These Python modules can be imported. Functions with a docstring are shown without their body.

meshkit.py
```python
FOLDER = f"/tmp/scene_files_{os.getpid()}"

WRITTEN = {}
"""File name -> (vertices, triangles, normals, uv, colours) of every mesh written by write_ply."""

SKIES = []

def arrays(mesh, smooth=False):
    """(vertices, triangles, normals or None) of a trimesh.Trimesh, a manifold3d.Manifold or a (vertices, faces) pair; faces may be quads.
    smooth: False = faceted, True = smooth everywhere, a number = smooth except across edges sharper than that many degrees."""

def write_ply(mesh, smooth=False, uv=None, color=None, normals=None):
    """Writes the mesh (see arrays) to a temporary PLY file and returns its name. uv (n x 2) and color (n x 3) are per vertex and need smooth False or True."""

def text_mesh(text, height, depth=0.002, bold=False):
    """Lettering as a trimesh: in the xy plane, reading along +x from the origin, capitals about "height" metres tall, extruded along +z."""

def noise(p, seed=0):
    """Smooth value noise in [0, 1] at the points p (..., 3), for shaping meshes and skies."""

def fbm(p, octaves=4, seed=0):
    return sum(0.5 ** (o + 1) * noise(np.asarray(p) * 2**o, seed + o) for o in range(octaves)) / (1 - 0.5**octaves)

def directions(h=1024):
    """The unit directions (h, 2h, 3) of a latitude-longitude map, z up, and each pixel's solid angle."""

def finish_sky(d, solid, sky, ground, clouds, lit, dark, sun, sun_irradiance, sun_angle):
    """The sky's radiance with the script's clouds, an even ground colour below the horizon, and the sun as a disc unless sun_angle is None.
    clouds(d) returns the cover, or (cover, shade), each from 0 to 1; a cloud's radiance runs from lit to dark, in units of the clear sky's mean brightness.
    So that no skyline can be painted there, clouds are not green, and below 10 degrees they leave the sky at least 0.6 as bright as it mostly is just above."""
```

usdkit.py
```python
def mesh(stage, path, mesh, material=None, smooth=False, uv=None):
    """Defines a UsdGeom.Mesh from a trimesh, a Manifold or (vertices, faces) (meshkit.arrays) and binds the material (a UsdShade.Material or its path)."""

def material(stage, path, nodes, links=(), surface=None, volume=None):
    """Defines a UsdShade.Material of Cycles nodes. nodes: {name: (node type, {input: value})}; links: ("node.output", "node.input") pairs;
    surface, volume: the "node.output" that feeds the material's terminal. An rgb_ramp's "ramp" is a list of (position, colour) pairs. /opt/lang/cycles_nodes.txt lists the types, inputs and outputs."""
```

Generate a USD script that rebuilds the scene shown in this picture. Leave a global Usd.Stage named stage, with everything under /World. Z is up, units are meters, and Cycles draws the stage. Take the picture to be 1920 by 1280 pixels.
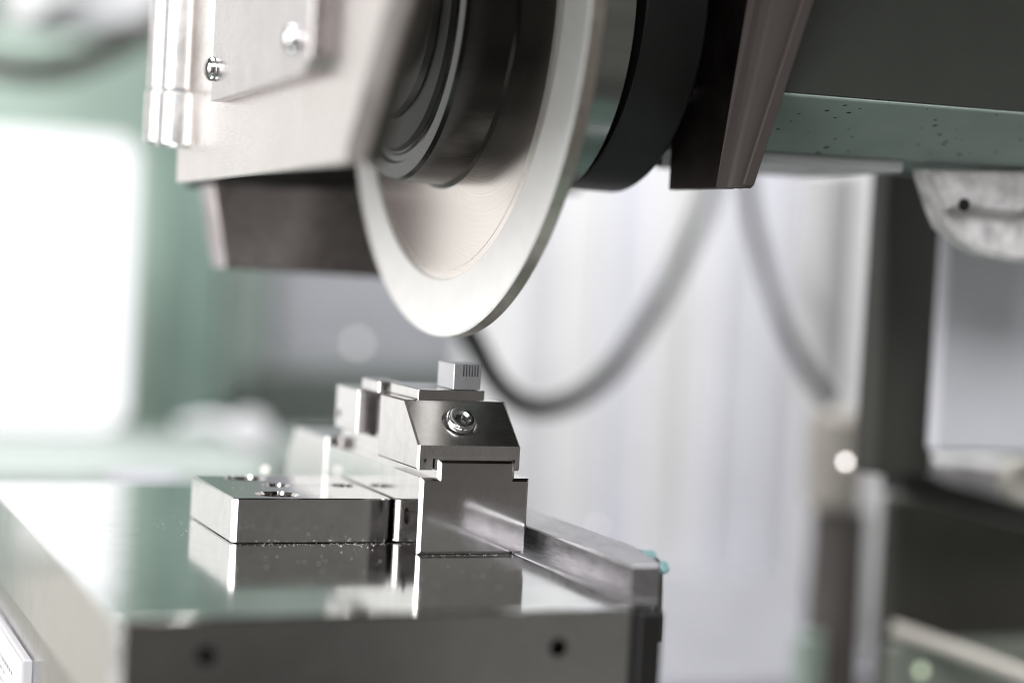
import math, random, numpy as np, trimesh, manifold3d, usdkit, meshkit
from shapely.geometry import Polygon
from pxr import Usd, UsdGeom, UsdLux, UsdShade, Gf, Sdf
random.seed(4); rng = np.random.default_rng(4)
stage = Usd.Stage.CreateInMemory()
UsdGeom.SetStageUpAxis(stage, 'Z'); UsdGeom.SetStageMetersPerUnit(stage, 1.0)
UsdGeom.Xform.Define(stage, '/World'); UsdGeom.Scope.Define(stage, '/World/Looks')

# ------------------------------------------------------------------ camera
cam = UsdGeom.Camera.Define(stage, '/World/camera')
cam.CreateHorizontalApertureAttr(36.0); cam.CreateVerticalApertureAttr(24.0)
cam.CreateFocalLengthAttr(64.76); cam.CreateFStopAttr(FSTOP := 3.3); cam.CreateFocusDistanceAttr(0.512)
cam.CreateClippingRangeAttr(Gf.Vec2f(0.01, 50.0)); cam.CreateExposureAttr(0.0)
rot = [[0.92130093, -0.38490398, 0.05525873], [-0.03627137, 0.05642299, 0.99774788], [-0.38715499, -0.92123036, 0.03802156]]
pos = (-0.17194, -0.46727, 0.07821)
cam.AddTransformOp().Set(Gf.Matrix4d(*rot[0], 0, *rot[1], 0, *rot[2], 0, *pos, 1))

# ------------------------------------------------------------------ lamps of the workshop and added unseen lights (indoor: no sky, no sun)
def lamp(name, centre, target, w, h, strength, color=(1, 1, 1)):
    L = UsdLux.RectLight.Define(stage, '/World/' + name)
    L.CreateWidthAttr(w); L.CreateHeightAttr(h); L.CreateIntensityAttr(strength); L.CreateColorAttr(Gf.Vec3f(*color))
    c, t = np.array(centre, float), np.array(target, float)
    z = c - t; z /= np.linalg.norm(z)
    x = np.cross([0, 0, 1.0] if abs(z[2]) < .95 else [0, 1.0, 0], z); x /= np.linalg.norm(x); y = np.cross(z, x)
    L.AddTransformOp().Set(Gf.Matrix4d(*x, 0, *y, 0, *z, 0, *c, 1))
    return L
lamp('window_lamp', (-1.05, -0.42, 0.36), (0, -0.42, 0.36), 0.8, 1.07, 6.4, (1, .99, .98))
lamp('window_lamp_001', (-1.05, -0.42, -0.37), (0, -0.42, -0.37), 0.8, 0.30, 1.0, (1, .96, .95))  # weak unseen light added for the chuck corner chamfer to mirror
lamp('added_side_light', (-0.31, 0.86, 0.51), (-0.21, 0.0, 0.51), 0.30, 1.3, 0.86, (1, .945, .955))  # unseen light panel added for the left steel faces to mirror
lamp('added_side_light_001', (-0.86, 0.84, 0.51), (-0.5, 0.0, 0.51), 0.72, 1.3, 0.86, (1, .945, .94))  # second added panel, set apart to give streaks in the reflections
lamp('added_side_light_002', (-0.68, 0.85, -0.36), (-0.5, 0.0, -0.36), 1.05, 0.40, 0.5, (1, .86, .80))  # dim warm panel added low for the left face of the chuck
lamp('ceiling_lamp', (0.2, 0.2, 1.7), (0.2, 0.25, 0.0), 1.6, 1.1, 9.0, (.98, .99, 1))
lamp('front_fill_lamp', (-0.75, -1.5, 1.15), (0.25, 0.6, 0.1), 1.3, 0.9, 9.0, (1, 1, 1))  # unseen fill light added to brighten front faces and background
usdkit.material(stage, '/World/Looks/room', {'t': ('texture_coordinate', {}), 'n': ('noise_texture', {'scale': 2.6, 'detail': 2.0, 'roughness': .5}), 'r': ('rgb_ramp', {'ramp': [(.35, (.30, .27, .25)), (.52, (.75, .70, .66)), (.7, (1.6, 1.6, 1.5))]}),
    'b': ('background_shader', {'strength': .155})}, [('t.generated', 'n.vector'), ('n.fac', 'r.fac'), ('r.color', 'b.color')], surface='b.background')
dome = UsdLux.DomeLight.Define(stage, '/World/room_light')
UsdShade.MaterialBindingAPI.Apply(dome.GetPrim()).Bind(UsdShade.Material.Get(stage, '/World/Looks/room'))

# ------------------------------------------------------------------ materials
MM = 0.001
def metal(name, color, rough, stretch=(1, 1, 1), scale=3000, vary=.05, bump=.0, spots=0.0):
    n = {'g': ('geometry', {}), 'm': ('mapping', {'scale': tuple(scale * s for s in stretch)}), 'n': ('noise_texture', {'scale': 1.0, 'detail': 3.0, 'roughness': .6}),
         'c': ('noise_texture', {'scale': 60.0, 'detail': 4.0, 'roughness': .6}),
         'a': ('map_range', {'from_min': .3, 'from_max': .7, 'to_min': max(.02, rough - vary), 'to_max': rough + vary}),
         'b': ('map_range', {'from_min': .35, 'from_max': .7, 'to_min': -.35 * vary, 'to_max': .9 * vary}),
         's': ('math', {'math_type': 'add'}), 'p': ('principled_bsdf', {'base_color': color, 'metallic': 1.0})}
    l = [('g.position', 'm.vector'), ('m.vector', 'n.vector'), ('g.position', 'c.vector'), ('n.fac', 'a.value'), ('c.fac', 'b.value'), ('a.result', 's.value1'), ('b.result', 's.value2'), ('s.value', 'p.roughness')]
    if bump:
        n['u'] = ('bump', {'strength': bump, 'distance': .00004}); l += [('n.fac', 'u.height'), ('u.normal', 'p.normal')]
    if spots:
        n['d'] = ('mix_color', {'blend_type': 'multiply', 'a': color, 'fac': spots}); n['r'] = ('rgb_ramp', {'ramp': [(.35, (.45, .4, .38)), (.6, (1, 1, 1))]})
        n['c2'] = ('noise_texture', {'scale': 170.0, 'detail': 5.0, 'roughness': .65})
        l += [('g.position', 'c2.vector'), ('c2.fac', 'r.fac'), ('r.color', 'd.b'), ('d.result', 'p.base_color')]
    return usdkit.material(stage, '/World/Looks/' + name, n, l, surface='p.BSDF')
def turned(name, color, rough, aniso, centre=(.0063, .0111, .149)):
    """lathe turned steel: the grain runs round the spindle axis"""
    n = {'g': ('geometry', {}), 'd': ('vector_math', {'math_type': 'subtract', 'vector2': centre}), 'x': ('vector_math', {'math_type': 'cross_product', 'vector1': (1, 0, 0)}),
         't': ('vector_math', {'math_type': 'normalize'}), 'len': ('vector_math', {'math_type': 'length'}), 'mr': ('math', {'math_type': 'multiply', 'value2': 1800.0}),
         'no': ('noise_texture', {'dimensions': '1D', 'scale': 1.0, 'detail': 2.0}), 'a': ('map_range', {'from_min': .3, 'from_max': .7, 'to_min': rough - .012, 'to_max': rough + .012}),
         'flat': ('vector_math', {'math_type': 'multiply', 'vector2': (0, 1, 1)}),
         'p': ('principled_bsdf', {'base_color': color, 'metallic': 1.0, 'anisotropic': aniso})}
    l = [('g.position', 'd.vector1'), ('d.vector', 'x.vector2'), ('x.vector', 't.vector1'), ('t.vector', 'p.tangent'), ('d.vector', 'flat.vector1'), ('flat.vector', 'len.vector1'),
         ('len.value', 'mr.value1'), ('mr.value', 'no.w'), ('no.fac', 'a.value'), ('a.result', 'p.roughness')]
    return usdkit.material(stage, '/World/Looks/' + name, n, l, surface='p.BSDF')
def paint(name, color, rough=.5, vary=.12, grain=0.0, spec=.5, scale=25.0, bscale=4000.0):
    n = {'g': ('geometry', {}), 'n': ('noise_texture', {'scale': scale, 'detail': 4.0, 'roughness': .55}), 'r': ('rgb_ramp', {'ramp': [(.3, tuple(c * (1 - vary) for c in color)), (.7, tuple(min(1, c * (1 + vary * .6)) for c in color))]}),
         'p': ('principled_bsdf', {'roughness': rough, 'specular_ior_level': spec})}
    l = [('g.position', 'n.vector'), ('n.fac', 'r.fac'), ('r.color', 'p.base_color')]
    if grain:
        n['b'] = ('noise_texture', {'scale': bscale, 'detail': 2.0}); n['u'] = ('bump', {'strength': grain, 'distance': .0001})
        l += [('g.position', 'b.vector'), ('b.fac', 'u.height'), ('u.normal', 'p.normal')]
    return usdkit.material(stage, '/World/Looks/' + name, n, l, surface='p.BSDF')
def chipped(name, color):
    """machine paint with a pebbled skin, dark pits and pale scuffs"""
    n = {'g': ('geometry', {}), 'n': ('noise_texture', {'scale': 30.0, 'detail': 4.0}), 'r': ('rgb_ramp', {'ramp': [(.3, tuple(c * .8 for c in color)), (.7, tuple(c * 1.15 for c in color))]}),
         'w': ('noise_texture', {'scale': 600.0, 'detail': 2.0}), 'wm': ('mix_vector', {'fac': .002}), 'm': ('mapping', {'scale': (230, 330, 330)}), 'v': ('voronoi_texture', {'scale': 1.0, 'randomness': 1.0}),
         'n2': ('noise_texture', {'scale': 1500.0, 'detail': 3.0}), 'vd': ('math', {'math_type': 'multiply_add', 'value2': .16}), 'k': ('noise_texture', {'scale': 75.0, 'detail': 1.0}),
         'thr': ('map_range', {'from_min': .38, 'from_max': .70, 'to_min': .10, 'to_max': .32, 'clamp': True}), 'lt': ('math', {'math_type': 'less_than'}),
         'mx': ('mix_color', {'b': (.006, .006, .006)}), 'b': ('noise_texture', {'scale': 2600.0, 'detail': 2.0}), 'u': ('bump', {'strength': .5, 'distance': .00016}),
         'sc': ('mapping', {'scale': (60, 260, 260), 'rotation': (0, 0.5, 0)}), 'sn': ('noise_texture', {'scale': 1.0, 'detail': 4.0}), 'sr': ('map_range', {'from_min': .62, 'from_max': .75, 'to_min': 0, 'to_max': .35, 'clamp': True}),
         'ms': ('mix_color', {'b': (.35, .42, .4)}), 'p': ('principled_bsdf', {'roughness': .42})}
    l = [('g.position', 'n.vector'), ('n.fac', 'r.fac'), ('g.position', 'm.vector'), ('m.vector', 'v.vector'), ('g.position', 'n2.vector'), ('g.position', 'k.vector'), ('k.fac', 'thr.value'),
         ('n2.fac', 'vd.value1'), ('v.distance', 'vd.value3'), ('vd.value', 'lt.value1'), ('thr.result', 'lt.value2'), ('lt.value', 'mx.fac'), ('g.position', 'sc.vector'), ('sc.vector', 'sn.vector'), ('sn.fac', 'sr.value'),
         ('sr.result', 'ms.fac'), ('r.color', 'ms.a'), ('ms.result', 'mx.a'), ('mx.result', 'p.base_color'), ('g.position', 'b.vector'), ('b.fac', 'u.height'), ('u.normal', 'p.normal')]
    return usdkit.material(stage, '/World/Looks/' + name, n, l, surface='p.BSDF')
def glow(name, color, strength):
    return usdkit.material(stage, '/World/Looks/' + name, {'e': ('emission', {'color': color, 'strength': strength})}, surface='e.emission')

M_CHUCK = metal('ground_chuck_steel', (.67, .68, .67), .075, (.05, 1.5, 1), 2500, .06, .07, .1)
M_BODY = metal('chuck_body_steel', (.43, .42, .405), .17, (1, 1, .05), 2500, .05, .03, .25)
M_STEEL = metal('polished_tool_steel', (.75, .735, .73), .085, (1, 1, .08), 4000, .03, .015, .12)
M_JAW = metal('jaw_steel', (.77, .75, .745), .22, (1, 1, .1), 3500, .02, .01, .15)
M_GROUND = metal('fine_ground_steel', (.70, .71, .74), .42, (1, 1, .12), 9000, .1, .25)
M_SHEET = metal('brushed_sheet', (.675, .635, .615), .29, (1, .03, 1), 5000, .05, .025)
M_COVER = metal('cover_plate_steel', (.53, .495, .50), .22, (1, 1, .06), 6000, .08, .1)
M_CHROME = metal('screw_steel', (.72, .72, .72), .16, (1, 1, 1), 1500, .05, .02)
M_RAIL = metal('dull_rail_steel', (.58, .57, .595), .33, (1, .05, 1), 2500, .08, .05, .2)
M_HINGE = metal('hinge_steel', (.85, .85, .85), .30, (1, 1, .1), 3000, .05)
M_DARKST = metal('dark_oiled_steel', (.20, .175, .16), .36, (1, 1, 1), 900, .08, .05, .4)
M_REAR = metal('rear_guard_steel', (.36, .325, .325), .34, (1, 1, 1), 300, .08, .02, .25)
M_FLANGE = turned('turned_flange', (.93, .88, .83), .24, .5)
M_HUB = turned('turned_hub', (.055, .053, .05), .21, .4)
M_DRUM = turned('turned_spindle', (.40, .41, .40), .2, .3)
M_ABR = paint('white_abrasive', (.90, .90, .885), .85, .03, .35, .3, 120.0, 9000.0)
M_BLACK = paint('black_oxide', (.012, .011, .011), .45, .3, .1)
M_BLACKM = paint('guard_interior_black', (.012, .011, .010), .55, .3, .1)  # black for the shade inside the guard and for the bearing block
M_LIP = paint('mauve_brown_paint', (.105, .086, .084), .45, .08)
M_INNER = metal('oiled_inner_plate', (.14, .115, .11), .42, (1, 1, .06), 2500, .08, .06, .3)
M_BROWN = metal('brown_oiled_plate', (.30, .25, .245), .40, (1, 1, .06), 2500, .08, .06, .3)
M_GREEN = chipped('green_bounce_lit_paint', (.33, .40, .37))  # paint lightened to stand for bounce light from below
M_GREENF = paint('green_shaded_face', (.042, .046, .040), .45, .12, .25, .5, 30, 2600)  # same machine paint with the front shade put into its colour
M_PALE = paint('pale_green_paint', (.45, .565, .495), .45, .06)
M_BED = paint('green_bed_paint', (.355, .40, .372), .5, .08)
M_TEAL = paint('teal_green_paint', (.245, .34, .30), .5, .08)
M_MIDG = paint('grey_green_paint', (.26, .31, .28), .5, .1)
M_GREY = paint('grey_paint', (.38, .38, .41), .5, .1)
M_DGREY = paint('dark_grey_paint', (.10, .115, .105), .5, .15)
M_WHITE = paint('white_paint', (.84, .84, .85), .5, .03)
M_LAV = paint('cool_white_paint', (.74, .74, .80), .5, .05)
M_LGREY = paint('light_grey_paint', (.72, .72, .74), .5, .05)
M_CAST = paint('cast_aluminium', (.78, .755, .765), .6, .38, .7, .4, 130, 900)
M_RUBBER = paint('black_rubber', (.022, .024, .022), .5, .2)
M_HOSEG = paint('grey_rubber', (.12, .12, .13), .55, .2)
M_BEIGE = paint('beige_paint', (.56, .52, .475), .5, .08)
M_OLIVE = paint('olive_dark_paint', (.062, .060, .052), .5, .25, scale=12)
M_TEALP = paint('teal_plastic', (.36, .62, .64), .15, .05)
M_LOWBOX = paint('dull_green_grey', (.20, .215, .185), .5, .1)
M_ROD = paint('brown_grey_rod', (.13, .115, .11), .45, .15)
M_TABLE = paint('dark_green_table', (.12, .18, .155), .45, .1)
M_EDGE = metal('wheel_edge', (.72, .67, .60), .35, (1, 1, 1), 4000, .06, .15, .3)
M_PAPER = paint('label_paper', (.80, .80, .81), .6, .03)
M_CLEAR = paint('label_frame', (.50, .49, .52), .25, .05)
M_INK = paint('label_ink', (.25, .25, .26), .6, .1)
M_DUST = metal('grit', (.8, .8, .8), .3, vary=.05)
E_PANEL = glow('lit_panel', (.97, .98, 1), 1.4)
E_WARM = glow('glint_warm', (1, .95, .92), 8.0)  # glow colours of the highlight beads start here
E_SOFT = glow('glint_soft', (1, .97, .95), 2.6)
E_POINT = glow('glint_point', (1, .95, .9), 2.2)
E_WHITE = glow('lamp_white', (1, 1, 1), 6.0)
E_TEAL = glow('lamp_teal', (.25, .8, .85), 1.6)
E_GREEN = glow('glint_green', (.6, .7, .5), 2.2)

# ------------------------------------------------------------------ scene helpers
used = {}
def numbered(parent, name):
    k = parent + '/' + name; n = used.get(k, 0); used[k] = n + 1
    return k if n == 0 else '%s_%03d' % (k, n)
def path(parent): return '/World' if parent is None else str(parent.GetPath())
def tag(o, label=None, cat=None, group=None, kind=None):
    for k, v in (('label', label), ('category', cat), ('group', group), ('kind', kind)):
        if v: o.SetCustomDataByKey(k, v)
    return o
def obj(name, mesh, mat, parent=None, smooth=30, label=None):
    """one Mesh prim; mesh in millimetres of the world"""
    if isinstance(mesh, list): mesh = trimesh.util.concatenate(mesh)
    if hasattr(mesh, 'to_mesh'):
        mm = mesh.to_mesh(); mesh = trimesh.Trimesh(np.array(mm.vert_properties[:, :3], float), np.array(mm.tri_verts), process=False)
    mesh = mesh.copy(); mesh.apply_scale(MM)
    if parent is not None:
        mesh.apply_translation(-origin[str(parent.GetPath())])
    p = usdkit.mesh(stage, numbered(path(parent), name), mesh, mat, smooth=smooth).GetPrim()
    if label: tag(p, label)
    return p
origin = {}
def thing(name, label, cat, base, group=None):
    x = UsdGeom.Xform.Define(stage, numbered('/World', name)); b = np.array(base, float) * MM
    x.AddTranslateOp().Set(Gf.Vec3d(*b)); o = x.GetPrim(); origin[str(o.GetPath())] = b
    return tag(o, label, cat, group)
def sub(name, mesh, mat, part, **k):
    """a sub-part below a part"""
    root = part.GetPath().GetParentPath()
    origin[str(part.GetPath())] = origin[str(root)]
    return obj(name, mesh, mat, part, **k)

def rbox(x0, x1, y0, y1, z0, z1, cv=.3, ct=.25, cb=None):
    """box with chamfered vertical edges (cv), top edges (ct) and bottom edges (cb)"""
    cb = ct if cb is None else cb
    def ring(i, z):
        a, b, c, d, v = x0 + i, x1 - i, y0 + i, y1 - i, cv
        return [(a + v, c, z), (b - v, c, z), (b, c + v, z), (b, d - v, z), (b - v, d, z), (a + v, d, z), (a, d - v, z), (a, c + v, z)]
    return trimesh.Trimesh(ring(cb, z0) + ring(0, z0 + cb) + ring(0, z1 - ct) + ring(ct, z1)).convex_hull
def prism(poly, axis, a, b, ch=0.0):
    """polygon pulled along an axis. axis 'x': polygon (y,z); 'y': (x,z); 'z': (x,y). ch chamfers the two end rims"""
    pg = Polygon(poly) if not isinstance(poly, Polygon) else poly
    def ext(pg, lo, hi):
        m = trimesh.creation.extrude_polygon(pg, hi - lo, engine='earcut'); m.apply_translation((0, 0, lo)); return m
    if ch:
        import mapbox_earcut
        q = np.array(pg.exterior.coords)[:-1]
        if pg.exterior.is_ccw is False: q = q[::-1]
        q = q[[i for i in range(len(q)) if np.linalg.norm(q[i] - q[i - 1]) > 1e-6]]
        e = np.roll(q, -1, 0) - q; e /= np.linalg.norm(e, axis=1, keepdims=True); nn = np.stack([-e[:, 1], e[:, 0]], 1)
        n0 = np.roll(nn, 1, 0); bis = (nn + n0) / np.maximum(.35, 1 + (nn * n0).sum(1, keepdims=True)); inn = q + ch * bis; n = len(q)
        tri = mapbox_earcut.triangulate_float64(inn, np.array([n], np.uint32)).reshape(-1, 3).astype(int)
        v = np.vstack([np.c_[pp, np.full(n, h)] for pp, h in ((inn, a), (q, a + ch), (q, b - ch), (inn, b))]); f = [t[::-1] for t in tri.tolist()] + [[i + 3 * n for i in t] for t in tri.tolist()]
        for k in range(3):
            for i in range(n):
                j = (i + 1) % n; f += [[k * n + i, k * n + j, (k + 1) * n + j], [k * n + i, (k + 1) * n + j, (k + 1) * n + i]]
        m = trimesh.Trimesh(v, f, process=False)
    else:
        m = ext(pg, a, b)
    v = np.array(m.vertices)
    if axis == 'x': m.vertices = v[:, [2, 0, 1]]
    elif axis == 'y':
        m.vertices = v[:, [0, 2, 1]]; m.invert()
    m.fix_normals()
    return m
def cyl(p0, p1, r, n=40, r1=None):
    p0, p1 = np.array(p0, float), np.array(p1, float); r1 = r if r1 is None else r1
    return lathe([(0, r), (np.linalg.norm(p1 - p0), r1)], p0, p1 - p0, n, cap=True)
def lathe(profile, base, axis, n=64, cap=True):
    """profile of (along, radius) turned about an axis"""
    a = np.array(axis, float); a /= np.linalg.norm(a)
    u = np.cross(a, [0, 0, 1.0] if abs(a[2]) < .9 else [1.0, 0, 0]); u /= np.linalg.norm(u); w = np.cross(a, u)
    pr = list(profile)
    if cap:
        if pr[0][1] > 0: pr = [(pr[0][0], 0.0)] + pr
        if pr[-1][1] > 0: pr = pr + [(pr[-1][0], 0.0)]
    t = np.arange(n) * 2 * np.pi / n; base = np.array(base, float)
    v = np.concatenate([base + a * s + r * (np.cos(t)[:, None] * u + np.sin(t)[:, None] * w) for s, r in pr]); f = []
    for i in range(len(pr) - 1):
        for j in range(n):
            k = (j + 1) % n; A, B, C, D = i * n + j, i * n + k, (i + 1) * n + k, (i + 1) * n + j
            if pr[i][1] > 0: f.append((A, B, C))
            if pr[i + 1][1] > 0: f.append((A, C, D))
    m = trimesh.Trimesh(v, f, process=True); m.fix_normals()
    return m
def tube(points, r, n=16, sub_=12):
    """smooth tube through points (Catmull-Rom)"""
    p = np.array(points, float); q = np.vstack([2 * p[0] - p[1], p, 2 * p[-1] - p[-2]]); out = []
    for i in range(1, len(q) - 2):
        for t in np.linspace(0, 1, sub_, endpoint=False):
            a, b, c, d = q[i - 1], q[i], q[i + 1], q[i + 2]
            out.append(.5 * (2 * b + (c - a) * t + (2 * a - 5 * b + 4 * c - d) * t * t + (3 * b - a - 3 * c + d) * t ** 3))
    out.append(p[-1]); out = np.array(out); T = np.gradient(out, axis=0); T /= np.linalg.norm(T, axis=1, keepdims=True)
    ref = np.array([0, 1.0, .13]); U = np.cross(T, ref); U /= np.linalg.norm(U, axis=1, keepdims=True); W = np.cross(T, U); th = np.arange(n) * 2 * np.pi / n
    v = (out[:, None] + r * (np.cos(th)[None, :, None] * U[:, None] + np.sin(th)[None, :, None] * W[:, None])).reshape(-1, 3); f = []
    for i in range(len(out) - 1):
        for j in range(n):
            k = (j + 1) % n; f += [(i * n + j, i * n + k, (i + 1) * n + k), (i * n + j, (i + 1) * n + k, (i + 1) * n + j)]
    e = len(v); v = np.vstack([v, out[:1], out[-1:]]); b = (len(out) - 1) * n
    for j in range(n): f += [(e, (j + 1) % n, j), (e + 1, b + j, b + (j + 1) % n)]
    m = trimesh.Trimesh(v, f, process=False); m.fix_normals(); return m
def man(m):
    m = m.copy(); m.merge_vertices(); return manifold3d.Manifold(manifold3d.Mesh(np.array(m.vertices, np.float32), np.array(m.faces, np.uint32)))
def cut(m, *tools):
    r = man(m)
    for t in tools: r = r - man(t)
    return r
def ball(c, r, n=2):
    m = trimesh.creation.icosphere(n, r); m.apply_translation(c); return m
def arc(cx, cy, r, a0, a1, n=16): return [(cx + r * math.cos(math.radians(a)), cy + r * math.sin(math.radians(a))) for a in np.linspace(a0, a1, n)]

# ------------------------------------------------------------------ magnetic chuck (the surface everything stands on)
chuck = thing('magnetic_chuck', 'polished steel magnetic chuck block carrying the small vise and plate in the foreground', 'chuck', (-94.5, -78, -90))
XL, XR, YF, YB = -96.2, 28.0, -78.5, 152.0
holes = [lathe([(-.5, 2.35), (.35, 2.1), (13, 2.1)], (x, YF, z), (0, 1, 0), 32) for x, z in ((-76.2, -8.4), (7.4, -8.9))]
ph = [cyl((-95.2, 96, -8.5), (-88, 96, -8.5), 2.4, 24)]
top = cut(rbox(XL, XR, YF, YB, -23.9, 0, 2.0, .5, .2), *holes)
obj('pole_plate', top, M_CHUCK, chuck, smooth=20)
obj('body', cut(rbox(XL + .9, XR - .4, YF + .5, YB - 2, -92, -24.0, 1.5, .5), cyl((-95.2, -10.5, -29), (-88, -10.5, -29), 1.9, 24)), M_BODY, chuck, smooth=20)
for h in (( -76.2, -8.4), (7.4, -8.9)):
    obj('screw_hole_plug', cyl((h[0], -70, h[1]), (h[0], -67, h[1]), 2.0, 24), M_BLACK, chuck)
obj('end_plate', rbox(28.3, 35.0, YF + .3, YB, -92, -1.2, .5, .5), M_BLACK, chuck, smooth=20, label='black end plate on the right side of the chuck')
lp = obj('label_plate', rbox(XL - 1.6, XL + .85, 36.5, 150, -88, -33.5, .1, .5), M_CLEAR, chuck, smooth=20, label='clear plate holding a printed white label')
pp = sub('paper', rbox(XL - 1.95, XL - 1.5, 40, 149, -88, -35.2, .02, .05), M_PAPER, lp)
rows = []
for i in range(16):
    z = -38.2 - i * 3.05; y = 146.0
    end = 47 + 26 * rng.random() if i % 4 else 90
    while y > end:
        w = .9 + 3.2 * rng.random()
        for k in range(max(1, int(w / .75))):
            hh = .7 + .5 * rng.random()
            b = trimesh.creation.box((.04, .5, hh)); b.apply_translation((XL - 1.97, y - k * .75, z + hh / 2 - .6)); rows.append(b)
        y -= w + 1.0
for z in (-58.0, -72.0):
    b = trimesh.creation.box((.04, 100, .22)); b.apply_translation((XL - 1.97, 95, z)); rows.append(b)
o = sub('print', rows, M_INK, lp); tag(o, kind='stuff')

table = thing('machine_table', 'green painted machine table under the chuck', 'table', (60, 0, -92))
obj('top', rbox(-260, 350, -150, 140, -130, -92.2, 3, 2), M_TABLE, table, smooth=20)
obj('highlight_strip', rbox(62, 345, -54, -34, -92.1, -89, .5, .5), M_LGREY, table, smooth=20)  # unseen pale strip added to put a highlight on the spindle drum
# stop rail on the chuck's right side
rail = thing('stop_rail', 'grey steel stop rail running along the right edge of the chuck', 'rail', (39, -20, 0))
obj('bar', prism([(36.0, -58), (43.5, -58), (45.5, -55), (52.0, -27), (52.0, 96), (36.0, 96)], 'z', -4, 6.5, .35), M_RAIL, rail, smooth=20)
obj('support', rbox(36.1, 44, -56, 90, -40, -4.1, .3, .2), M_BLACK, rail, smooth=20)
obj('lower_strip', rbox(28.4, 36.3, -72, 96, -1.0, 0.25, .3, .1), M_RAIL, rail, smooth=20)
fit = thing('hose_fitting', 'small pipe fitting with pale teal collars just behind the front end of the rail', 'fitting', (80.0, 15.0, -6.3))
obj('pipe', tube([(76.2, 19.9, -4.2), (78.5, 15.7, -4.8), (81.1, 14.5, -7.8), (82.9, 16.1, -28.9)], 1.5, 16), M_DARKST, fit)
obj('collar', lathe([(0, 1.7), (2.2, 1.9), (2.8, 1.3)], (80.8, 12.4, -6.9), (.3, -1, .5), 24), M_TEALP, fit)
obj('collar', lathe([(0, 1.7), (4.5, 1.7), (5, 1.3)], (75.2, 14.9, -3.3), (1, .1, -.05), 24), M_TEALP, fit)

# ------------------------------------------------------------------ plate with counterbored holes, left of the vise
def hole(x, y, r, d, zt=12.5): return lathe([(0, r), (d - .8, r), (d + .4, r + 1.2)], (x, y, zt - d), (0, 0, 1), 56)
plate = thing('drilled_plate', 'low polished steel plate with round holes lying left of the vise', 'plate', (-22, 46, 0))
pb = cut(rbox(-46.2, -.6, 21.0, 72.2, .15, 12.5, 1.3, .35, .35), hole(-31.4, 66.0, 5.4, 9), hole(-31.6, 29.6, 5.4, 9), hole(-26.5, 49.5, 3.4, 13.5), hole(-6.0, 49.5, 3.4, 13.5),
         trimesh.creation.box((22, .5, 20), trimesh.transformations.translation_matrix((-16.2, 49.5, 12))))
obj('body', pb, M_STEEL, plate, smooth=25)
for x, y in ((-31.4, 66.0), (-31.6, 29.6)):
    obj('cap_screw', cut(lathe([(0, 4.3), (4.3, 4.3), (4.8, 3.8)], (x, y, 3.6), (0, 0, 1), 40), lathe([(0, 2.2), (5, 2.2)], (x, y, 5.5), (0, 0, 1), 6)), M_DARKST, plate)

# ------------------------------------------------------------------ toolmaker's vise
vise = thing('precision_vise', 'polished steel toolmaker vise clamping the slotted workpiece on the chuck', 'vise', (16, 40, 0))
prof = [(0, .1), (32, .1), (32, 21.0), (27.6, 21.0), (27.6, 22.9), (27.0, 25.86), (4.9, 25.86), (4.9, 21.0), (0, 21.0)]
body = cut(prism(prof, 'y', 0, 88, .8), cyl((-1, 10, 9.2), (4, 10, 9.2), 2.3, 32),
           prism([(30.6, -.5), (33, -.5), (33, 6.3), (30.6, 6.3)], 'y', -.5, 1.6))
obj('body', body, M_STEEL, vise, smooth=20)
obj('guide_rib', rbox(4.95, 26.9, 38.5, 86, 25.45, 26.6, .2, .2), M_JAW, vise, smooth=20)
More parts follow.
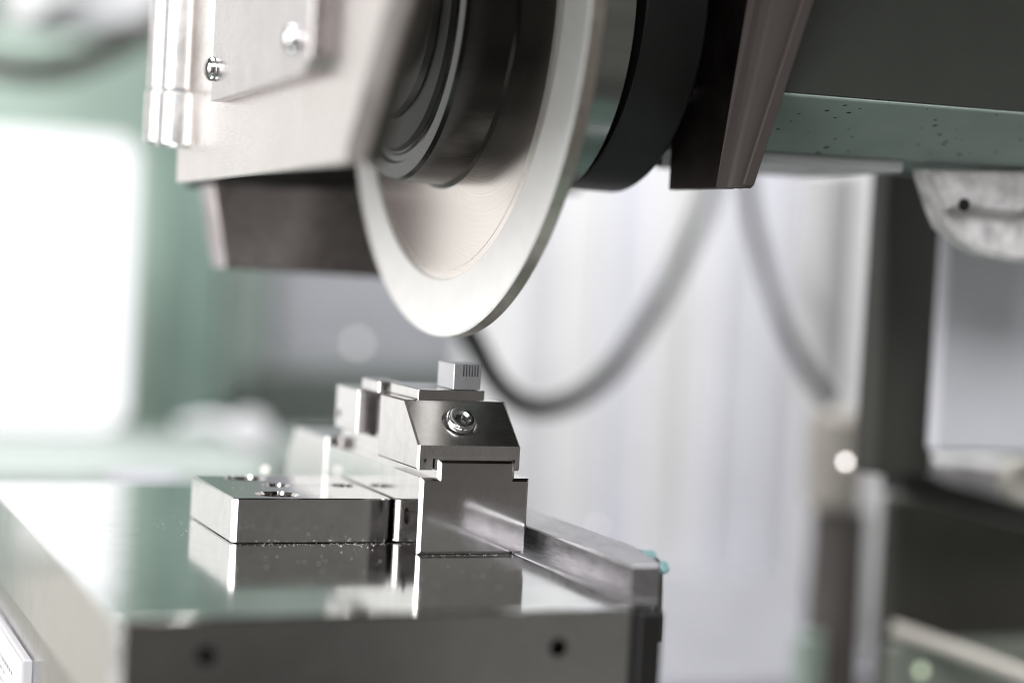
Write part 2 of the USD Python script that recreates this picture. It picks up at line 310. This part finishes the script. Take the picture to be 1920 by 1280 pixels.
# front jaw: sloped front with a counterbore and clamp screw
jp = [(4.0, 22.7), (38.5, 22.7), (38.5, 40.9), (17.4, 40.9), (4.0, 29.5)]
nrm = np.array([0, -.648, .762]); cs = np.array((14.6, 10.8, 35.3))
jaw = cut(prism(jp, 'x', .2, 30.6, .5), rbox(4.6, 27.8, -1, 60, 20, 25.9, .1, .1), lathe([(-1.6, 5.0), (-.35, 5.0), (.3, 5.6)], cs, nrm, 64),
          cyl((2.3, 3, 25.3), (2.3, 9, 25.3), .55, 16), cyl((28.5, 3, 25.3), (28.5, 9, 25.3), .55, 16))
obj('front_jaw', jaw, M_JAW, vise, smooth=25)
hd = cut(lathe([(-1.5, 4.35), (1.1, 4.35), (1.5, 4.25), (1.9, 3.95), (2.1, 3.5), (2.12, 2.9)], cs, nrm, 64), lathe([(-.4, 2.0), (5, 2.0)], cs, nrm, 6), lathe([(1.5, 1.9), (2.4, 2.9)], cs, nrm, 48))
csw = obj('clamp_screw', hd, M_CHROME, vise, smooth=30, label='bright round socket head clamp screw on the sloped front jaw')
sub('socket_shade_disc', lathe([(-.38, 1.9), (.1, 1.85), (.3, 1.2)], cs, nrm, 6), M_BLACK, csw)  # black disc puts deep shade at the bottom of the socket
rj = prism([(58.0, 27.2), (80.0, 27.2), (80.0, 40.3), (58.0, 40.3)], 'x', 0, 28.5, .22)
obj('rear_jaw', cut(rj, cyl((-1, 76.5, 31.6), (4, 76.5, 31.6), 1.4, 24)), M_JAW, vise, smooth=20)
obj('jaw_bridge', rbox(4, 28, 38.7, 52, 26.7, 38.2, .3, .3), M_JAW, vise, smooth=20)
eb = [(88.3, .2), (134.0, .2), (134.0, 8.0), (124.5, 23.0), (88.3, 23.0)]
obj('end_block', prism(eb, 'x', 0.2, 31.0, .5), M_JAW, vise, smooth=20)

par = obj('parallel_bar', rbox(4.1, 24.1, 17.2, 44, 41.0, 43.9, .2, .15), M_STEEL, smooth=20)
tag(par, 'thin flat steel parallel bar lying on the vise jaw under the workpiece', 'bar')
spc = obj('spacer_block', rbox(2.2, 9.5, 46, 62, 40.4, 43.8, .3, .2), M_JAW, smooth=20)
tag(spc, 'small steel spacer block behind the parallel bar on the rear jaw', 'block')
W = rbox(14.8, 23.0, 18.0, 31.0, 44.0, 51.25, .12, .1)
slots = [trimesh.creation.box((.42, 30, 6.4), trimesh.transformations.translation_matrix((17.75 + .86 * k, 24, 51.1 - .2))) for k in range(6)]
work = obj('workpiece', cut(W, *slots), M_GROUND, smooth=20)
tag(work, 'small square grey steel workpiece with six fine slots in its top edge', 'workpiece')

# ------------------------------------------------------------------ grinding wheel on its spindle
C = np.array([17.5, 41.2, 153.5]); AX = (1, 0, 0); WS = 1.063
def W_(*pr): return [((x - 6.3) * WS, r * WS) for x, r in pr]
wheel = thing('grinding_wheel', 'white rimmed grinding wheel on a turned steel hub above the workpiece', 'grinding wheel', C)
obj('abrasive_rim', lathe(W_((6.35, 74.3), (6.3, 74.5), (6.3, 89.6), (6.75, 90.0), (6.9, 90.0), (6.9, 72), (6.35, 72)), C, AX, 256, cap=False), M_ABR, wheel, smooth=30)
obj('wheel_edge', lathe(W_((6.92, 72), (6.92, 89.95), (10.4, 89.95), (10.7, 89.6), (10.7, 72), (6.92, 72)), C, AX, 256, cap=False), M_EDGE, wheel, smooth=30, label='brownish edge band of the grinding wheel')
obj('flange_disc', lathe(W_((6.0, 40), (6.0, 50), (6.55, 73.5), (6.8, 74.2), (9.8, 74.0), (9.8, 40)), C, AX, 200, cap=False), M_FLANGE, wheel, smooth=30)
obj('hub', lathe(W_((5.99, 30), (5.99, 49.2), (5.2, 48.2), (-6.9, 48.0), (-8.0, 47.2), (-8.0, 43.2), (-7.2, 42.6), (-7.2, 41), (-7.8, 40.4), (-7.8, 31)), C, AX, 200, cap=False), M_HUB, wheel, smooth=30)
obj('lock_nut', lathe(W_((-7.6, 40.2), (-9.0, 39.2), (-9.0, 31.0), (-8.2, 30.6), (-10.4, 29.6), (-10.4, 20.5), (-8.5, 20.0), (-14, 19.0), (-15, 18), (-15, 0)), C, AX, 160, cap=False), M_BLACK, wheel, smooth=30)
obj('back_flange', lathe(W_((10.75, 74), (13.2, 66), (14.5, 49.6), (37.9, 49.2), (38.5, 48.6), (38.5, 20)), C, AX, 200, cap=False), M_DRUM, wheel, smooth=30)
spd = thing('bearing_cap', 'black round bearing cap to the right of the grinding wheel', 'cap', (62, 41, 157))
obj('cap_disc', lathe(W_((41, 30), (41, 49.6), (41.5, 50.0), (58.4, 50.0), (59.2, 49.4), (59.2, 20), (41, 20)), C + [0, .7, 3.6], AX, 160, cap=False), M_BLACK, spd, smooth=30)
obj('shaft', lathe(W_((30, 19), (100, 19)), C, AX, 64), M_DARKST, spd, smooth=30)

# ------------------------------------------------------------------ wheel guard
guard = thing('wheel_guard', 'brushed sheet steel wheel guard with a bolted cover plate and hinge', 'guard', (-46, 20, 100))
def side(yf0, yf1, z0, yb, zt): return [(yb, z0), (yf0, z0), (yf1, zt), (yb, zt)]
gx = -48.0
sheet = prism([(104.5, 99.8), (-68.5, 100.2), (-70.3, 101.0), (-70.5, 102.2), (-168.0, 231), (104.5, 231)], 'x', gx, gx + 3.2, .4)
obj('side_sheet', sheet, M_SHEET, guard, smooth=20)
fl = np.array([(gx + .1, -70.2, 101.2), (gx + .1, -145.7, 200), (gx + .1, -152.5, 200), (gx + 2.4, -154.5, 200), (gx + 2.4, -78.5, 100.4), (gx + .1, -76.0, 100.6)])
strip = prism([(-70.0, 100.9), (-75.0, 100.3), (-174.0, 231), (-168.5, 231)], 'x', gx + .05, gx + 2.6, .3)
v = np.array(strip.vertices); t = np.clip((-(v[:, 1] + 70) - (v[:, 2] - 100.6) * .757) / 5.5, 0, 1); v[:, 0] += 3.0 * t; strip.vertices = v
obj('front_edge_strip', strip, M_SHEET, guard, smooth=20)
obj('front_lip', prism([(-75.2, 100.4), (-77.5, 100.4), (-176.5, 231), (-174.2, 231)], 'x', gx + 2.3, gx + 7.0, .2), M_DARKST, guard, smooth=20)
cp = obj('cover_plate', prism([(44.9, 121.0), (-46.5, 121.6), (-50.0, 122.6), (-52.0, 125.0), (-52.4, 128.0), (-52.4, 250), (44.9, 250)], 'x', gx - 4.2, gx - .05, .2), M_COVER, guard, smooth=20)
for by, bz in ((43.0, 129.9), (-37.5, 130.6)):
    sub('bolt', lathe([(0, 3.3)] + [(.5 + 2.7 * math.sin(math.radians(a)), 3.5 * math.cos(math.radians(a))) for a in range(0, 90, 9)], (gx - 4.2, by, bz), (-1, 0, 0), 40), M_CHROME, cp)
for hx, hy in ((gx - 3.3, 112.0), (gx - 3.3, 93.0)):
    z0 = 112.0 if hy > 110 else 110.2
    obj('hinge_knuckle', lathe([(0, 5.2), (.8, 5.9), (16.0, 5.9), (16.4, 5.4)], (hx, hy, z0), (0, 0, 1), 40), M_HINGE, guard, smooth=30)
    obj('hinge_knuckle', lathe([(0, 4.8), (.4, 5.4), (70, 5.4)], (hx, hy, z0 + 17.0), (0, 0, 1), 40), M_HINGE, guard, smooth=30)
obj('hinge_leaf', rbox(gx - 1.4, gx - .1, 88, 104, 113.5, 205, .1, .1), M_SHEET, guard, smooth=20)
rw = prism([(20.0, 104.8), (-14, 104.5), (-17, 106.0), (-44, 158.0), (-101.5, 262), (20, 262)], 'x', 80.2, 83.4, .4)
obj('right_wall', rw, M_INNER, guard, smooth=20)
# rolled front lip of the right wall
lip = []
for k in range(13):
    a = k / 12 * 95
    lip.append((80.0 - 11 * (1 - math.cos(math.radians(a))) + 3.0 * math.sin(math.radians(a)) * 0, 0))
rl = prism([(75.0, -11.5), (76.6, -15.4), (78.8, -17.8), (81.0, -18.9), (83.6, -19.2), (83.6, -16.4), (81.3, -16.2), (79.9, -15.3), (78.6, -13.6), (77.6, -10.5)], 'z', 104.6, 262, .2)
v = np.array(rl.vertices); v[:, 1] -= (v[:, 2] - 105) * .50; v[:, 0] = 83.6 + (v[:, 0] - 83.6) * (.55 + (v[:, 2] - 105) * .017); rl.vertices = v
obj('front_lip', rl, M_LIP, guard, smooth=35)
obj('lip_edge', prism([(-19.6, 104.7), (-21.4, 105.6), (-104.5, 262), (-101.7, 262)], 'x', 82.0, 85.5, .3), M_LIP, guard, smooth=20)
obj('inner_screw', lathe([(0, 3.6), (1.8, 3.6), (2.6, 2.4)], (80.1, 16.5, 133.0), (-1, 0, 0), 32), M_CHROME, guard)
obj('back_wall', prism([(-30, 101.2), (64, 103.8), (64, 109.2), (119.5, 109.2), (119.5, 262), (-30, 262)], 'y', 168.2, 171, .2), M_BLACKM, guard, smooth=20)  # coloured black to stand for the shade inside the guard
obj('shade_roof', rbox(-44.7, 106, -150, 168, 258, 262, .2, .2), M_BLACKM, guard, smooth=20)  # unseen roof added to keep the guard interior dark
rb = obj('rear_box', prism([(-20.8, 73.8), (46, 73.3), (46, 105.5), (-26.6, 102.0)], 'y', 148.0, 166.0, 1.0), M_REAR, guard, smooth=20, label='stained brown lower rear box of the guard')
obj('bearing_block', rbox(75, 79.9, 24, 138, 112, 250, .3, .3), M_BLACKM, guard, smooth=20)

# ------------------------------------------------------------------ green spindle head on the right
head = thing('overhead_machine', 'green painted machine beam at upper right, front coloured in shade, chipped lower edge lightened for bounce light', 'machine', (240, 20, 130))
def tilt(m):
    v = np.array(m.vertices); v[:, 2] += (v[:, 0] - 87) * .017; m.vertices = v; return m
obj('front_face', tilt(prism([(-31.2, 131.0), (-30.8, 130.7), (-10, 129.5), (60, 129.5), (60, 330), (-31.2, 330)], 'x', 85.5, 470, .3)), M_GREENF, head, smooth=20)
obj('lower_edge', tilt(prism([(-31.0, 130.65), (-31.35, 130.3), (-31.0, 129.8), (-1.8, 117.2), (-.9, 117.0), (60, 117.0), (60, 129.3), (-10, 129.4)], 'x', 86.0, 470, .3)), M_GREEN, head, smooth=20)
obj('under_plate', tilt(rbox(95, 150, 2, 58, 113.2, 116.9, .4, .4)), M_LGREY, head, smooth=20)

# ------------------------------------------------------------------ background, right
def bgbox(b, thick, ct=2.0, cv=None): 
    return rbox(b[0], b[1], b[4], b[4] + thick, b[2], b[3], ct if cv is None else cv, ct)
cst = thing('cast_bracket', 'rough white cast bracket with a curved belly under the green beam', 'bracket', (177.5, -4.7, 115.1))
cy = (174.8, -9.5, 103.6)[1]
pts = [(159.9, 4.0, 116.1), (160.9, 4.0, 113.4), (165.5, 4.0, 103.9), (168.4, 4.0, 99.2), (173.7, 4.0, 95.4), (181.9, 4.0, 91.7), (190.1, 4.0, 90.2), (202.5, 4.0, 89.7), (225.4, 4.0, 91.6), (222.9, 4.0, 120.6)]
obj('body', prism([(p[0], p[2]) for p in pts], 'y', 3, 13, 1.5), M_CAST, cst, smooth=30)
pts = [(157.0, -2.0, 115.0), (164.3, -2.0, 104.3), (174.4, -2.0, 104.7), (189.4, -2.0, 104.2), (200.2, -2.0, 108.5), (218.7, -2.0, 110.1), (218.0, -2.0, 119.4)]
obj('upper_rib', prism([(p[0], p[2]) for p in pts], 'y', -3, 2.8, 1.2), M_CAST, cst, smooth=30)
hc = (168.9, -3.0, 105.8)
obj('bolt_hole', lathe([(0, 2.0), (.6, 1.9)], (hc[0], -3.2, hc[2]), (0, -1, 0), 24), M_BLACK, cst)

col = thing('guide_column', 'bright white round guide column left of the dark upright', 'column', (210.1, 130.2, 33.9))
b = (313.1, 339.0, 22.7, 137.6, 311.4)
obj('tube', lathe([(0, (b[1] - b[0]) / 2), (b[3] - b[2] - 2, (b[1] - b[0]) / 2), (b[3] - b[2], (b[1] - b[0]) / 2 - 2)], ((b[0] + b[1]) / 2, b[4] + 10, b[2]), (0, 0, 1), 48), M_WHITE, col)
b2 = (312.1, 354.8, -30.3, 18.6, 304.8)
obj('collar', lathe([(0, 11), (2, 14), (b2[3] - b2[2] - 4, 14.5), (b2[3] - b2[2], 12)], ((b2[0] + b2[1]) / 2 , b2[4] + 8, b2[2]), (0, 0, 1), 40), M_BEIGE, col)
b3 = (322.6, 356.9, -127.9, -31.6, 304.5)
obj('lower_rod', lathe([(0, 15), (b3[3] - b3[2], 14)], ((b3[0] + b3[1]) / 2, b3[4] + 10, b3[2]), (0, 0, 1), 40), M_ROD, col)

up = obj('upright', bgbox((202.3, 228.7, 13.0, 122.2, 86.0), 13, 1.5), M_OLIVE, smooth=20); tag(up, 'dark grey upright of the machine beside the white column', 'upright')
cab = thing('control_box', 'pale grey control box at the right edge below the cast bracket', 'cabinet', (227.5, 57.4, 24.1))
obj('panel', bgbox((210.8, 283.4, 23.4, 117.8, 62.2), 6, 2.0), M_LAV, cab, smooth=20)
q = (224.1, 66.5, 52.7)
obj('screw', lathe([(0, 2.2), (1.2, 1.6)], q, (0, -1, 0), 20), M_DGREY, cab)
gk = thing('rubber_seal', 'black rubber seal slanting down below the pale control box', 'seal', (221.0, 59.7, 14.4))
obj('strip', prism([(p[0], p[2]) for p in ((252.3, 140.0, 12.5), (275.8, 140.0, 3.6), (332.3, 140.0, -8.6), (332.9, 140.0, -15.9), (276.5, 140.0, -5.0), (253.3, 140.0, -0.8))], 'y', 139, 155, .8), M_RUBBER, gk)
bk = obj('beige_housing', prism([(p[0], p[2]) for p in ((264.5, 158.0, 15.3), (282.9, 158.0, 13.4), (345.5, 158.0, 9.7), (348.0, 158.0, -19.8), (284.4, 158.0, -6.4), (268.1, 158.0, 2.3))], 'y', 157, 172, 3), M_CAST, smooth=20)
tag(bk, 'dull beige housing between the control box and the black seal', 'housing')
kb = obj('hand_knob', lathe([(0, 7), (3, 9), (10, 9), (12, 7.5)], (277.4, 100.9, 9.6), (-.2, -1, .1), 40), M_BEIGE); tag(kb, 'round beige knob at the right edge under the control box', 'knob')
lb = obj('olive_machine', bgbox((278.6, 397.7, -121.8, -6.0, 181.6), 10, 2.0), M_OLIVE, smooth=20); tag(lb, 'dark olive machine base at lower right behind the slanting bar', 'machine')
bar = thing('handle_bar', 'pale beige bar slanting across the dark base at lower right', 'bar', (219.7, 57.8, -44.0))
obj('rod', tube([(262.2, 153.4, -57.0), (277.8, 135.8, -62.0), (303.7, 108.3, -70.8)], 3.0, 20), M_BEIGE, bar)
lf = obj('lower_box', bgbox((258.9, 370.1, -111.2, -62.2, 147.1), 8, 2.0), M_LOWBOX, smooth=20); tag(lf, 'grey green box below the slanting bar', 'box')
gp = obj('green_post', bgbox((308.3, 325.0, -151.3, -90.6, 296.2), 6, 3.0), M_PALE, smooth=20); tag(gp, 'light green post at the foot of the white column', 'post')

def bead(p, r, mat, label, cat='highlight', axis=(-.3, -1, 0)):  # glowing beads stand in for blurred glints on shiny metal
    tag(obj('glint_bead', lathe([(0, r), (r * .5, r), (r, r * .7), (r * 1.2, r * .2)], p, axis, 24), mat), label, cat)
bead((242.5, 164.4, 8.9), 1.3, E_WARM, 'small glowing bead for a bright glint on the collar of the white column')
bead((273.3, 148.1, -73.4), 2.0, E_GREEN, 'small glowing bead for a dim green glint on the grey green box')
bead((184.4, 629.3, 28.2), 2.5, E_SOFT, 'glowing bead for a pale round highlight behind the wheel above the vise')
bead((-12.2, 114.1, 9.4), 1.0, E_POINT, 'glowing bead for a bright glint just behind the drilled plate')
bead((196.5, 295.8, -36.6), 1.0, E_SOFT, 'glowing bead for a faint pale glint above the steel rail')

# hoses
h1 = tube([(101.9, 253.0, 65.3), (115.1, 257.6, 47.7), (130.1, 266.8, 30.4), (150.1, 279.7, 19.3), (180.8, 304.7, 19.0), (220.3, 342.9, 31.0), (264.6, 390.5, 56.7), (309.6, 438.3, 94.8), (344.8, 479.2, 130.4), (357.2, 497.6, 175.7)], 4.8, 20)
tag(obj('black_hose', h1, M_RUBBER), 'black hose hanging in a wide loop behind the vise', 'hose')
h2 = tube([(276.6, 325.0, 169.8), (279.9, 321.8, 125.7), (286.5, 317.7, 94.9), (286.1, 294.9, 64.5), (294.4, 285.1, 42.5), (308.0, 278.6, 23.0)], 3.6, 20)
tag(obj('grey_hose', h2, M_HOSEG), 'grey hose running down beside the white guide column', 'hose')
h3 = tube([(-60.0, 793.4, 202.5), (-21.1, 776.7, 192.3), (7.8, 764.5, 192.0), (39.4, 751.8, 205.0), (73.8, 738.2, 227.9), (98.2, 729.5, 264.1)], 9.0, 20)
tag(obj('dark_hose', h3, M_OLIVE), 'dark hose sagging across the upper left corner', 'hose')

# white cabinet panels behind the hose: sheets with joints between them
cabw = thing('white_cabinet', 'tall white cabinet of upright panels behind the black hose', 'cabinet', (304.7, 467.5, -36.5))
edges = [868, 974, 1046, 1128, 1148, 1215, 1330, 1420, 1520, 1700]
mats = [M_WHITE, M_LGREY, M_WHITE, M_LAV, M_LAV, M_WHITE, M_LAV, M_LAV, M_WHITE]
for i in range(9):
    b = [(275.6, 316.7, -357.1, 362.0, 679.2), (312.6, 340.8, -356.4, 364.3, 669.7), (337.3, 369.8, -356.0, 366.5, 661.7), (369.0, 377.0, -357.1, 368.9, 660.1), (374.9, 402.0, -356.9, 370.2, 655.8), (398.2, 445.5, -357.2, 373.3, 648.4), (441.4, 479.1, -358.0, 377.1, 641.0), (476.3, 519.0, -359.6, 381.3, 636.2), (515.5, 622.2, -363.7, 389.9, 630.5)][i]
    m = rbox(b[0] + .6, b[1] - .6, 0, 14, b[2], b[3], 2.5, 1); m.apply_translation((-(b[0] + b[1]) / 2, 0, 0))
    m.apply_transform(trimesh.transformations.rotation_matrix(math.radians([-5, 4, -3, 5, -3, 2, -2, 2, -3][i]), (0, 0, 1))); m.apply_translation(((b[0] + b[1]) / 2, b[4], 0))
    obj('panel', m, mats[i], cabw, smooth=20)
wb = (273.9, 540.8, -279.0, -103.6, 529.0)
tag(obj('grey_fade_slab', rbox(wb[0], wb[1], wb[4] - 0, wb[4] + 130, wb[2], wb[3] - 10, 3, 60, 3), M_GREY, smooth=20), 'dull grey slab for the fall of light low in front of the white cabinet', 'bench')  # grey block stands in for the light falling off towards the bottom

# ------------------------------------------------------------------ background, left
pan = thing('lit_panel', 'big blank white lit panel with rounded corners at the left', 'panel', (0.3, 628.3, -27.6))
b = (-153.4, 47.0, -31.3, 143.6, 655.8)
r = 14.0; poly = arc(b[1] - r, b[3] - r, r, 90, 0) + arc(b[1] - r, b[2] + r, r, 0, -90) + arc(b[0] + r, b[2] + r, r, 270, 180) + arc(b[0] + r, b[3] - r, r, 180, 90)
obj('frame', prism(Polygon(poly).buffer(2.5), 'y', b[4] + .5, b[4] + 18, 1.5), M_WHITE, pan, smooth=25)
obj('screen', prism(poly, 'y', b[4] - 1.5, b[4] + .4, .3), E_PANEL, pan, smooth=25)

tag(obj('wall', bgbox((-533.1, 1605.1, -612.2, 723.4, 1131.9), 20, 1), M_MIDG), kind='structure', label='grey green machine wall closing the view at the back', cat=None)
gm = thing('green_cabinet', 'pale green machine cabinet standing behind the lit panel', 'cabinet', (70.0, 837.0, -47.1))
obj('door_panel', bgbox((-108.8, 119.9, -92.4, 228.1, 892.2), 80, 4), M_PALE, gm, smooth=20)
obj('side_panel', bgbox((114.6, 158.8, -88.5, 285.6, 869.4), 60, 4), M_TEAL, gm, smooth=20)
obj('rear_panel', bgbox((162.1, 198.0, -33.5, 292.6, 885.0), 60, 4), M_MIDG, gm, smooth=20)
gb = obj('grey_machine', bgbox((203.1, 377.3, -33.6, 159.2, 912.7), 100, 5), M_GREY, smooth=20); tag(gb, 'blurred grey machine body behind the rear of the guard', 'machine')
gd = obj('dark_machine_base', bgbox((181.5, 373.3, -167.9, -0.9, 858.0), 80, 5), M_DGREY, smooth=20); tag(gd, 'dark machine base far behind the vise', 'machine')
wc = thing('white_casting', 'white rounded machine casting at the top left corner', 'casting', (17.3, 707.6, 225.5))
pts = [(-26.9, 700.0, 265.4), (-24.9, 700.0, 220.3), (-22.1, 700.0, 213.4), (-16.9, 700.0, 212.0), (-12.0, 700.0, 215.8), (-0.2, 700.0, 226.8), (15.7, 700.0, 234.4), (14.0, 700.0, 270.4)]
obj('nose', prism([(p[0], p[2]) for p in pts], 'y', 690, 730, 2), M_WHITE, wc, smooth=30)
pts = [(-4.2, 735.0, 286.7), (-7.8, 735.0, 219.1), (2.4, 735.0, 214.1), (39.1, 735.0, 220.6), (73.1, 735.0, 229.6), (115.0, 735.0, 238.8), (111.8, 735.0, 301.2)]
obj('body', prism([(p[0], p[2]) for p in pts], 'y', 735, 780, 2), M_LGREY, wc, smooth=30)
sh = obj('panel_shadow_box', bgbox((-149.9, 39.1, -44.9, -33.6, 658.0), 12, 2), M_DGREY, pan, smooth=20)  # dark box stands in for the shadow strip under the panel
# pale green bed of the machine behind the chuck
bed = thing('green_machine_bed', 'pale green machine bed with a bright top behind the chuck', 'machine', (15.0, 534.7, -41.3))
b = (-151.6, 88.5, -141.5, -28.0, 446.6)
obj('front', rbox(b[0], b[1], b[4], b[4] + 150, b[2], b[3], 8, 6), M_BED, bed, smooth=20)
b = (-148.2, 230.7, -70.9, -44.1, 723.4)
obj('rear_ledge', rbox(b[0], b[1], b[4], b[4] + 60, b[2], b[3], 8, 5), M_BED, bed, smooth=20)
rc = obj('round_cover', lathe([(0, 13), (14, 13), (18, 11), (19, 0)], (112.4, 613.7, -29.0), (-.1, -1, .15), 48), M_LGREY); tag(rc, 'light grey round cover on the pale green bed', 'cover')
rh = obj('grey_lever', tube([(78.3, 639.0, -27.3), (95.0, 626.7, -23.1), (110.3, 614.6, -28.1)], 4.5, 20), M_LGREY); tag(rh, 'light grey rounded handle arm beside the round cover', 'handle')
gl = obj('guide_block', bgbox((-23.8, 5.6, -25.3, -15.8, 307.0), 25, 3), M_GREY, smooth=20); tag(gl, 'small grey block just behind the chuck at left', 'block')

# ------------------------------------------------------------------ grinding grit lying on the chuck and plate
g = []
for k in range(170):
    x, y = (rng.uniform(-80, 26), rng.uniform(-66, 20)) if k % 3 else (rng.normal(-50, 6), rng.normal(45, 14))
    if k % 5 == 0: x, y = rng.uniform(-40, 0), rng.uniform(15, 20.5)
    s = rng.uniform(.07, .2) * (1.4 if k % 9 == 0 else 1)
    m = trimesh.creation.icosahedron(); m.apply_scale((s, s * rng.uniform(.6, 1.3), s * .7)); m.apply_translation((x, y, s * .4)); g.append(m)
for k in range(90):
    s = rng.uniform(.05, .16); m = trimesh.creation.icosahedron(); m.apply_scale((s, s, s * .6)); x = rng.uniform(-46, 30); m.apply_translation((x, (20.7 if x < 0 else -.3) - abs(rng.normal(0, 1.6)), s * .35)); g.append(m)
for k in range(40):
    s = rng.uniform(.05, .13); m = trimesh.creation.icosahedron(); m.apply_scale(s); m.apply_translation((rng.uniform(-44, -2), rng.uniform(22, 70), 12.5 + s * .5)); g.append(m)
tag(obj('metal_grit', g, M_DUST, smooth=False), 'tiny specks of bright grinding grit scattered on the steel chuck', 'grit', kind='stuff')
